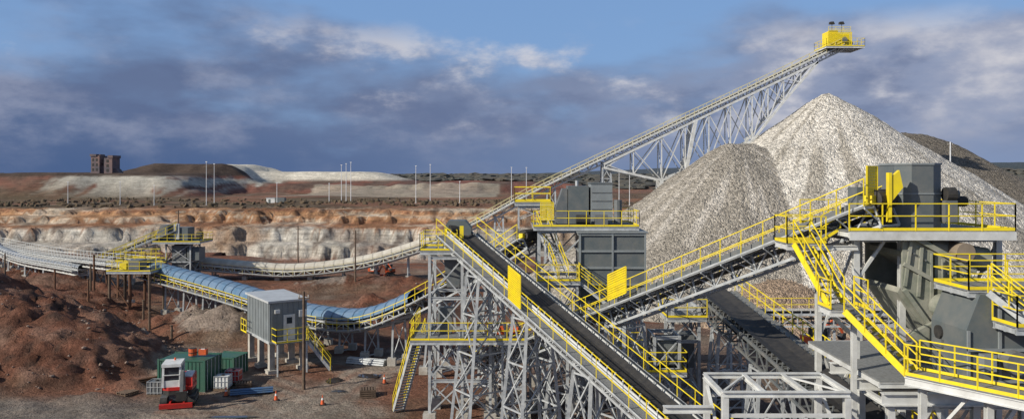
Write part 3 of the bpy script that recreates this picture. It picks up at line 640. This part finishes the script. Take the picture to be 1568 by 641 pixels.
for k,(x,y,h) in enumerate([(-48,90,4.5),(-50,93,4),(-46.5,86,2.6),(-39.5,84,2.4),(-56,96,2.5),(-37,80,1.9),(-59,90,2.4),(-62,93,2.4),(-55,84,2),(-33,76,1.6),(-66,98,2.6)]):
    mb=MB();zb=height(x,y)-.2;mb.cyl((x,y,zb),(x,y,zb+h),.13,(RUST,WOOD)[k%2],8,.11);mb.cyl((x,y,zb+h),(x,y,zb+h+.08),.16,WOOD,8);mb.build('timber_post')
# ---------------------------------------------------------------- control cabin
mb=MB();n0=V((-19.5,63,0));fx=V((.82,.574,0)).normalized();sy=V((-.574,.82,0)).normalized();W,Lg=3.1,6.0;ang=math.atan2(fx.y,fx.x)
c=n0+fx*W/2+sy*Lg/2;zc=4.15;hh=3.1
mb.box(c+V((0,0,zc)),(W,Lg,hh),GREY,ang);mb.box(c+V((0,0,zc+hh/2+.09)),(W+.3,Lg+.3,.16),ROOF,ang);mb.box(c+V((0,0,2.5)),(W+.1,Lg+.1,.2),STEEL,ang)
for i in range(3):
    for j in(0.08,.92): p=n0+fx*W*j+sy*Lg*(.05+.45*i);mb.box(p+V((0,0,1.15)),(.42,.5,2.6),CONC,ang);mb.box(p+V((0,0,.1)),(.8,.9,.4),CONC,ang)
for k in range(14): p=n0-fx*.02+sy*Lg*((k+.5)/14);mb.box(p+V((0,0,zc)),(.05,.07,hh-.1),GREY,ang)
for k in range(7): p=n0-sy*.02+fx*W*((k+.5)/7);mb.box(p+V((0,0,zc)),(.07,.05,hh-.1),GREY,ang)
mb.box(n0+fx*1.6-sy*.06+V((0,0,3.65)),(.95,.08,2.05),WHITE,ang);mb.box(n0+fx*1.6-sy*.11+V((0,0,4.2)),(.45,.04,.5),GLASS,ang)
mb.box(n0+fx*2.65-sy*.2+V((0,0,4.7)),(.6,.35,.55),WHITE,ang);mb.box(n0+fx*.6-sy*.1+V((0,0,5.0)),(.4,.2,.3),WHITE,ang)
dk=n0+fx*1.5-sy*.6;mb.box(dk+V((0,0,2.57)),(2.6,1.1,.08),GRATE,ang)
a=n0+fx*.2-sy*1.15+V((0,0,2.62));b=n0+fx*2.8-sy*1.15+V((0,0,2.62));mb.rail([n0+fx*.2+V((0,0,2.62)),a,b],YEL,1.1,1.0,.05)
mb.stair(n0+fx*2.9-sy*.6+V((0,0,2.6)),n0+fx*4.6-sy*1.4+V((0,0,.1)),.85)
mb.rail([n0-fx*.5+sy*6.1+V((0,0,2.62)),n0-fx*.5+sy*4.6+V((0,0,2.62))],YEL,1.1,.8,.05)
for q in(.3,2.7): mb.beam(n0+fx*q-sy*1.1+V((0,0,0)),n0+fx*q-sy*1.1+V((0,0,2.55)),.12,.12,STEEL)
mb.build('control_cabin')
# ---------------------------------------------------------------- mini excavator
def excavator(x,y,rz,body,cab,sc=1.0,name='mini_excavator',armup=False):
    mb=MB()
    for q in(-1,1):
        prof=[]
        for k in range(16):
            a=2*math.pi*k/16;prof.append((math.cos(a)*.28+(.75 if math.cos(a)>0 else -.75),.28+.28*math.sin(a)))
        mb.prism([(q*.8-.2,-u,z) for u,z in prof],(.4,0,0),BLACK)
        for k in range(9): mb.box((q*.8,-.8+k*.2,.57),(.42,.08,.04),DSTEEL)
        for k in range(4): mb.cyl((q*.8-.22,-.6+k*.4,.26),(q*.8+.22,-.6+k*.4,.26),.13,DSTEEL,8)
    mb.bx(-.55,.55,-.6,.6,.25,.62,DSTEEL);mb.cyl((0,0,.6),(0,0,.72),.5,BLACK,16)
    pts=[(-.85,.9),(-.85,-.75),(-.5,-.95),(.85,-.95),(.95,.3),(.8,.95),(.3,1.15),(-.4,1.15)]
    mb.prism([(a,b,.72) for a,b in pts],(0,0,.28),BLACK);mb.prism([(a*1.02,b*1.02,1.0) for a,b in pts],(0,0,.2),body)
    mb.prism([(.2,-.5,1.2),(.85,-.8,1.2),(.88,.95,1.2),(.3,1.12,1.2),(-.8,1.1,1.2),(-.8,.5,1.2),(.2,.5,1.2)],(0,0,.5),body)
    mb.prism([(.24,-.4,1.7),(.8,-.6,1.7),(.8,.85,1.7),(.3,1.0,1.7)],(0,0,.06),WHITE)
    cx0,cx1,cy0,cy1,zt=-.84,.16,-.88,.48,2.55
    for a in(cx0,cx1):
        for b in(cy0,cy1): mb.beam((a,b,1.2),(a*.97 if a<0 else a,b*.93,zt),.13,.13,cab)
    mb.bx(cx0+.05,cx1-.05,cy0+.05,cy1-.05,1.5,zt-.1,GLASS);mb.bx(cx0-.02,cx1+.02,cy0-.02,cy1+.02,1.2,1.6,cab);mb.bx(cx0-.06,cx1+.06,cy0-.12,cy1+.05,zt-.1,zt+.08,cab)
    mb.beam((cx0,-.2,1.3),(cx0,-.2,zt),.08,.08,cab);mb.beam((cx0,cy0-.03,1.95),(cx1,cy0-.03,1.95),.04,.05,cab);mb.cyl((-.3,.2,zt+.08),(-.3,.2,zt+.22),.06,ORANGE,8)
    mb.prism([(-.95,-1.55,.05),(-.95,-1.4,.02),(-.95,-1.42,.34),(-.95,-1.58,.32)],(1.9,0,0),body)
    for q in(-.4,.4): mb.beam((q,-.5,.35),(q,-1.45,.22),.1,.1,body)
    sx_=.42; mb.box((sx_,-1.05,1.0),(.3,.35,.5),body)
    if not armup: P=[(sx_,-1.15,1.1),(sx_,-1.35,1.9),(sx_,-1.85,2.35),(sx_,-2.2,1.2)]
    else: P=[(sx_,-1.15,1.1),(sx_,-1.6,2.3),(sx_,-2.7,3.0),(sx_,-3.7,1.6)]
    for a,b,w in zip(P[:3],P[1:4],(.24,.22,.18)): mb.beam(a,b,.18,w,body if armup else DSTEEL)
    mb.cyl((sx_,-1.25,1.25),(sx_,V(P[2]).y*.8,V(P[2]).z*.82),.05,STEEL,8);mb.cyl((sx_,P[1][1]-.2,P[1][2]+.45),(sx_,P[3][1]+.25,P[3][2]+.8),.045,STEEL,8)
    bxx=V(P[3]);mb.prism([(sx_-.3,bxx.y-.15,bxx.z+.05),(sx_-.3,bxx.y+.2,bxx.z),(sx_-.3,bxx.y+.45,bxx.z-.35),(sx_-.3,bxx.y+.25,bxx.z-.65),(sx_-.3,bxx.y-.1,bxx.z-.5)],(.6,0,0),BLACK)
    for k in range(4): mb.beam((sx_-.25+k*.165,bxx.y+.4,bxx.z-.35),(sx_-.25+k*.165,bxx.y+.6,bxx.z-.15),.05,.05,STEEL)
    o=mb.build(name);o.location=(x,y,height(x,y)+.02);o.rotation_euler=(0,0,rz);o.scale=(sc,)*3;return o
excavator(-23.4,55.2,.25,RED,WHITE,1.12)
excavator(-22.0,125,1.4,ORANGE,WHITE,.75,'excavator',True);excavator(-19.5,125.5,-1.2,ORANGE,DGREY,.7,'excavator',True)
excavator(27.0,70,1.9,ORANGE,DGREY,.95,'excavator',True)
def container(x,y,w,d,h,rz,m,name='shipping_container'):
    mb=MB();mb.box((0,0,h/2+.1),(w,d,h-.12),m)
    n=int(w/.28)
    for k in range(n):
        for q in(-1,1): mb.box((-w/2+(k+.5)*w/n,q*d/2,h/2+.1),(.13,.07,h-.35),m)
    n=int(d/.28)
    for k in range(n): mb.box((-w/2,-d/2+(k+.5)*d/n,h/2+.1),(.07,.13,h-.35),m)
    for a in(-1,1):
        for b in(-1,1): mb.box((a*w/2,b*d/2,h/2+.1),(.16,.16,h),m);mb.box((a*w/2,b*d/2,.12),(.2,.2,.14),DSTEEL)
    for b in(-1,1):
        for z in(.16,h+.04): mb.beam((-w/2,b*d/2,z),(w/2,b*d/2,z),.12,.12,m)
    for q in(-.3,-.1,.1,.3): mb.cyl((w/2+.05,q*d*1.2,.2),(w/2+.05,q*d*1.2,h),.025,LSTEEL,6)
    o=mb.build(name);o.location=(x,y,height(x,y)-.08);o.rotation_euler=(0,0,rz);return o
container(-24.4,59.4,3.6,2.4,2.4,-.12,GREEN);container(-22.9,63.4,2.0,2.0,1.6,-.2,GREEN)
mb=MB();x,y=-24.2,59.4;z=height(x,y)+2.45
mb.cyl((x,y,z),(x,y,z+.5),.3,ORANGE,16);mb.cyl((x,y,z+.2),(x,y,z+.25),.32,BLACK,16);mb.cyl((x,y,z+.5),(x,y,z+.54),.25,BLACK,16);mb.build('storage_drum')
mb=MB();x,y=-23.4,59.4;z=height(x,y)+2.45;mb.box((x,y,z+.2),(.55,.45,.4),ORANGE);mb.cyl((x-.32,y,z+.1),(x-.32,y,z+.3),.12,BLACK,10);mb.beam((x-.3,y,z+.45),(x+.3,y,z+.45),.04,.04,BLACK);mb.box((x,y,z+.42),(.3,.2,.06),WHITE);mb.build('site_generator')
def ibc(x,y,m):
    mb=MB();z=height(x,y);mb.box((x,y,z+.1),(1.1,1.0,.14),WOOD);mb.box((x,y,z+.62),(1.0,.9,.85),m);mb.cyl((x,y,z+1.05),(x,y,z+1.12),.12,BLACK,10)
    for k in range(5):
        for q in(-1,1): mb.beam((x-.52+k*.26,y+q*.48,z+.2),(x-.52+k*.26,y+q*.48,z+1.1),.03,.03,STEEL)
    for h in(.3,.7,1.08):
        for q in(-1,1): mb.beam((x-.53,y+q*.49,z+h),(x+.53,y+q*.49,z+h),.03,.03,STEEL);mb.beam((x+q*.53,y-.49,z+h),(x+q*.53,y+.49,z+h),.03,.03,STEEL)
    mb.build('ibc_tank')
ibc(-21.6,58.6,WHITE);ibc(-21.4,60.3,RED);ibc(-25.9,57.2,DSTEEL)
# yard clutter
def pallets(x,y,n,rz):
    mb=MB();z=height(x,y)
    for k in range(n):
        for j in range(6): mb.box((-.5+j*.2,0,.13+k*.15),(.12,1.0,.025),WOOD)
        for j in(-.45,0,.45): mb.box((0,j,.07+k*.15),(1.15,.09,.09),WOOD)
    o=mb.build('pallet_stack');o.location=(x,y,z);o.rotation_euler=(0,0,rz)
pallets(-20.3,59.3,3,.3);pallets(-28.2,57.5,2,1.1);pallets(-10.5,57,4,.2);pallets(5.8,47,3,.5)
def pipes(x,y,n,L_,r,m,rz):
    mb=MB();k=0
    for row in range(3):
        for j in range(n-row): mb.cyl((-L_/2,(j+row*.5)*r*2.05,r+row*r*1.75),(L_/2,(j+row*.5)*r*2.05,r+row*r*1.75),r,m,8)
    mb.beam((-L_*.3,-.2,.03),(-L_*.3,n*r*2.1,.03),.1,.06,WOOD)
    o=mb.build('pipe_stack');o.location=(x,y,height(x,y)+.02);o.rotation_euler=(0,0,rz)
pipes(-19,57.2,4,3,.07,PLAST,.3);pipes(-12.5,66.5,5,3.5,.09,STEEL,-.3);pipes(-27.5,60.5,4,2.5,.08,RUST,.8)
for x,y in((-13.2,54.6),(-16.8,55.8),(-9.8,60.2),(-20.8,57)):
    mb=MB();z=height(x,y);mb.box((x,y,z+.03),(.4,.4,.05),BLACK);mb.cyl((x,y,z+.05),(x,y,z+.35),.15,ORANGE,10,.09);mb.cyl((x,y,z+.35),(x,y,z+.5),.09,WHITE,10,.06);mb.cyl((x,y,z+.5),(x,y,z+.7),.06,ORANGE,10,.02);mb.build('traffic_cone')
def rocks():
    for k in range(900):
        r=random.random()
        if r<.3: x,y=random.uniform(-48,-30),random.uniform(56,88)
        elif r<.65: x,y=random.uniform(2,26),random.uniform(38,62)
        elif r<.75: x,y=random.uniform(-32,-8),random.uniform(50,110)
        else: x,y=random.uniform(10,60),random.uniform(72,84)
        s=random.choice((.05,.06,.08,.1,.12,.18));yield(x,y,height(x,y)+s*.3,s,s*.7)
blobs('loose_boulders',rocks(),mat('broken_rock',(.27,.20,.16),.95,0,(.17,.11,.085),.8))
WM=bpy.data.materials.new('puddle_water');WM.use_nodes=True;b=WM.node_tree.nodes['Principled BSDF'];b.inputs['Base Color'].default_value=(.05,.04,.035,1);b.inputs['Roughness'].default_value=.06
tn=WM.node_tree.nodes.new('ShaderNodeTexNoise');tn.inputs['Scale'].default_value=3;bn=WM.node_tree.nodes.new('ShaderNodeBump');bn.inputs['Strength'].default_value=.03;WM.node_tree.links.new(tn.outputs[0],bn.inputs['Height']);WM.node_tree.links.new(bn.outputs[0],b.inputs['Normal'])
for (x,y,rx,ry) in((-13.9,61,.6,.9),(-11.4,62.5,1.0,.7),(-12.8,58,.5,.3),(-18.5,51.8,1.6,.25)):
    zc=max(height(x+a,y+b_) for a in(-rx*.5,0,rx*.5) for b_ in(-ry*.5,0,ry*.5))+.03
    vs=[(x,y,zc)]+[(x+math.cos(k*math.pi/14)*rx*(1+.5*noise.noise(V((k*.7,x,0)))),y+math.sin(k*math.pi/14)*ry*(1+.5*noise.noise(V((k*.7,x,3)))),zc) for k in range(28)]
    me=bpy.data.meshes.new('puddle');me.from_pydata(vs,[],[(0,k+1,(k+1)%28+1) for k in range(28)]);me.materials.append(WM);o=bpy.data.objects.new('puddle',me);S.collection.objects.link(o)
# ---------------------------------------------------------------- sun and sky
el=math.radians(29);az=math.atan2(-.86,-.50)
ts=V((math.sin(az)*math.cos(el),math.cos(az)*math.cos(el),math.sin(el)))
sl=bpy.data.lights.new('sun','SUN');sl.energy=5;sl.angle=math.radians(.5);sl.color=(1,.93,.80);so=bpy.data.objects.new('sun',sl);S.collection.objects.link(so);so.rotation_euler=(-ts).to_track_quat('-Z','Y').to_euler()
w=bpy.data.worlds.new("World");S.world=w;w.use_nodes=True;n=w.node_tree.nodes;l=w.node_tree.links;n.clear()
out=n.new('ShaderNodeOutputWorld');bg=n.new('ShaderNodeBackground');bg.inputs[1].default_value=.1;l.new(bg.outputs[0],out.inputs[0])
sky=n.new('ShaderNodeTexSky');sky.sky_type='NISHITA';sky.sun_disc=False;sky.sun_elevation=el;sky.sun_rotation=az
tc=n.new('ShaderNodeTexCoord');sp_=n.new('ShaderNodeSeparateXYZ');l.new(tc.outputs['Generated'],sp_.inputs[0])
def mrange(src,a,b,c=0,d=1,sm=True):
    m=n.new('ShaderNodeMapRange');m.interpolation_type='SMOOTHSTEP' if sm else 'LINEAR';m.inputs[1].default_value=a;m.inputs[2].default_value=b;m.inputs[3].default_value=c;m.inputs[4].default_value=d;l.new(src,m.inputs[0]);return m.outputs[0]
def mth(op,a,b):
    m=n.new('ShaderNodeMath');m.operation=op
    for i,q in enumerate((a,b)):
        if isinstance(q,(int,float)): m.inputs[i].default_value=q
        else: l.new(q,m.inputs[i])
    return m.outputs[0]
def cnoise(sc,loc,scale,det=9,ro=.55,dis=.0):
    mp=n.new('ShaderNodeMapping');mp.inputs['Scale'].default_value=sc;mp.inputs['Location'].default_value=loc;l.new(tc.outputs['Generated'],mp.inputs[0])
    t=n.new('ShaderNodeTexNoise');t.inputs['Scale'].default_value=scale;t.inputs['Detail'].default_value=det;t.inputs['Roughness'].default_value=ro;t.inputs['Distortion'].default_value=dis;l.new(mp.outputs[0],t.inputs['Vector']);return t.outputs[0]
def mix(f,a,b):
    m=n.new('ShaderNodeMix');m.data_type='RGBA'
    if isinstance(f,(int,float)): m.inputs[0].default_value=f
    else:l.new(f,m.inputs[0])
    for i,q in((6,a),(7,b)):
        if isinstance(q,tuple): m.inputs[i].default_value=(*q,1)
        else: l.new(q,m.inputs[i])
    return m.outputs[2]
def lin(r,g,b): return tuple((c/255)**2.2*10 for c in(r,g,b))
z=sp_.outputs[2];x=sp_.outputs[0]
blue=mix(.8,sky.outputs[0],lin(120,158,210))
n1=cnoise((1,1,2.6),(3,1,0),3.0,8,.52);n2=cnoise((1,1,2.1),(9,4,2),7,10,.57);n3=cnoise((1,1,3.2),(1,7,3),1.7,5);n4=cnoise((1,1,2.3),(2,9,5),10,9,.55)
xr=mrange(x,-.5,.5)
low=mix(xr,lin(76,98,138),lin(128,146,180))
mid=mix(xr,lin(98,114,148),lin(138,150,178))
dark=mix(mrange(z,.0,.10),low,mid)
dark=mix(mth('MULTIPLY',mrange(n2,.42,.64),mrange(z,.01,.06,.2,.85)),dark,lin(146,154,178))
dark=mix(mth('MULTIPLY',mrange(n4,.42,.62),mrange(z,.02,.08,.1,.5)),dark,lin(92,106,140))
cov=mrange(mth('ADD',mth('ADD',mth('MULTIPLY',n1,.8),mth('MULTIPLY',n3,.9)),mth('MULTIPLY',z,-2.5)),.40,.64)
c=mix(cov,blue,dark)
lc=mth('MULTIPLY',mrange(mth('ADD',mth('ADD',mth('MULTIPLY',n2,.85),mth('MULTIPLY',n1,.4)),mth('MULTIPLY',x,.20)),.60,.76),mth('MULTIPLY',mrange(z,.03,.09),mrange(z,.14,.20,1,0)))
c=mix(mth('MULTIPLY',lc,.9),c,mix(mrange(n2,.45,.65),lin(160,167,188),lin(214,212,216)))
c=mix(mrange(z,.25,.6),c,sky.outputs[0])
l.new(c,bg.inputs[0])
# ---------------------------------------------------------------- camera
cd=bpy.data.cameras.new('camera');cd.sensor_width=36;cd.lens=36*1200/1568;cd.shift_y=-52.5/1568;cd.clip_start=.5;cd.clip_end=20000
co=bpy.data.objects.new('camera',cd);S.collection.objects.link(co);co.location=(0,0,16);co.rotation_euler=(math.radians(90),0,0);S.camera=co
S.view_settings.view_transform='Standard';S.view_settings.look='None';S.view_settings.exposure=0
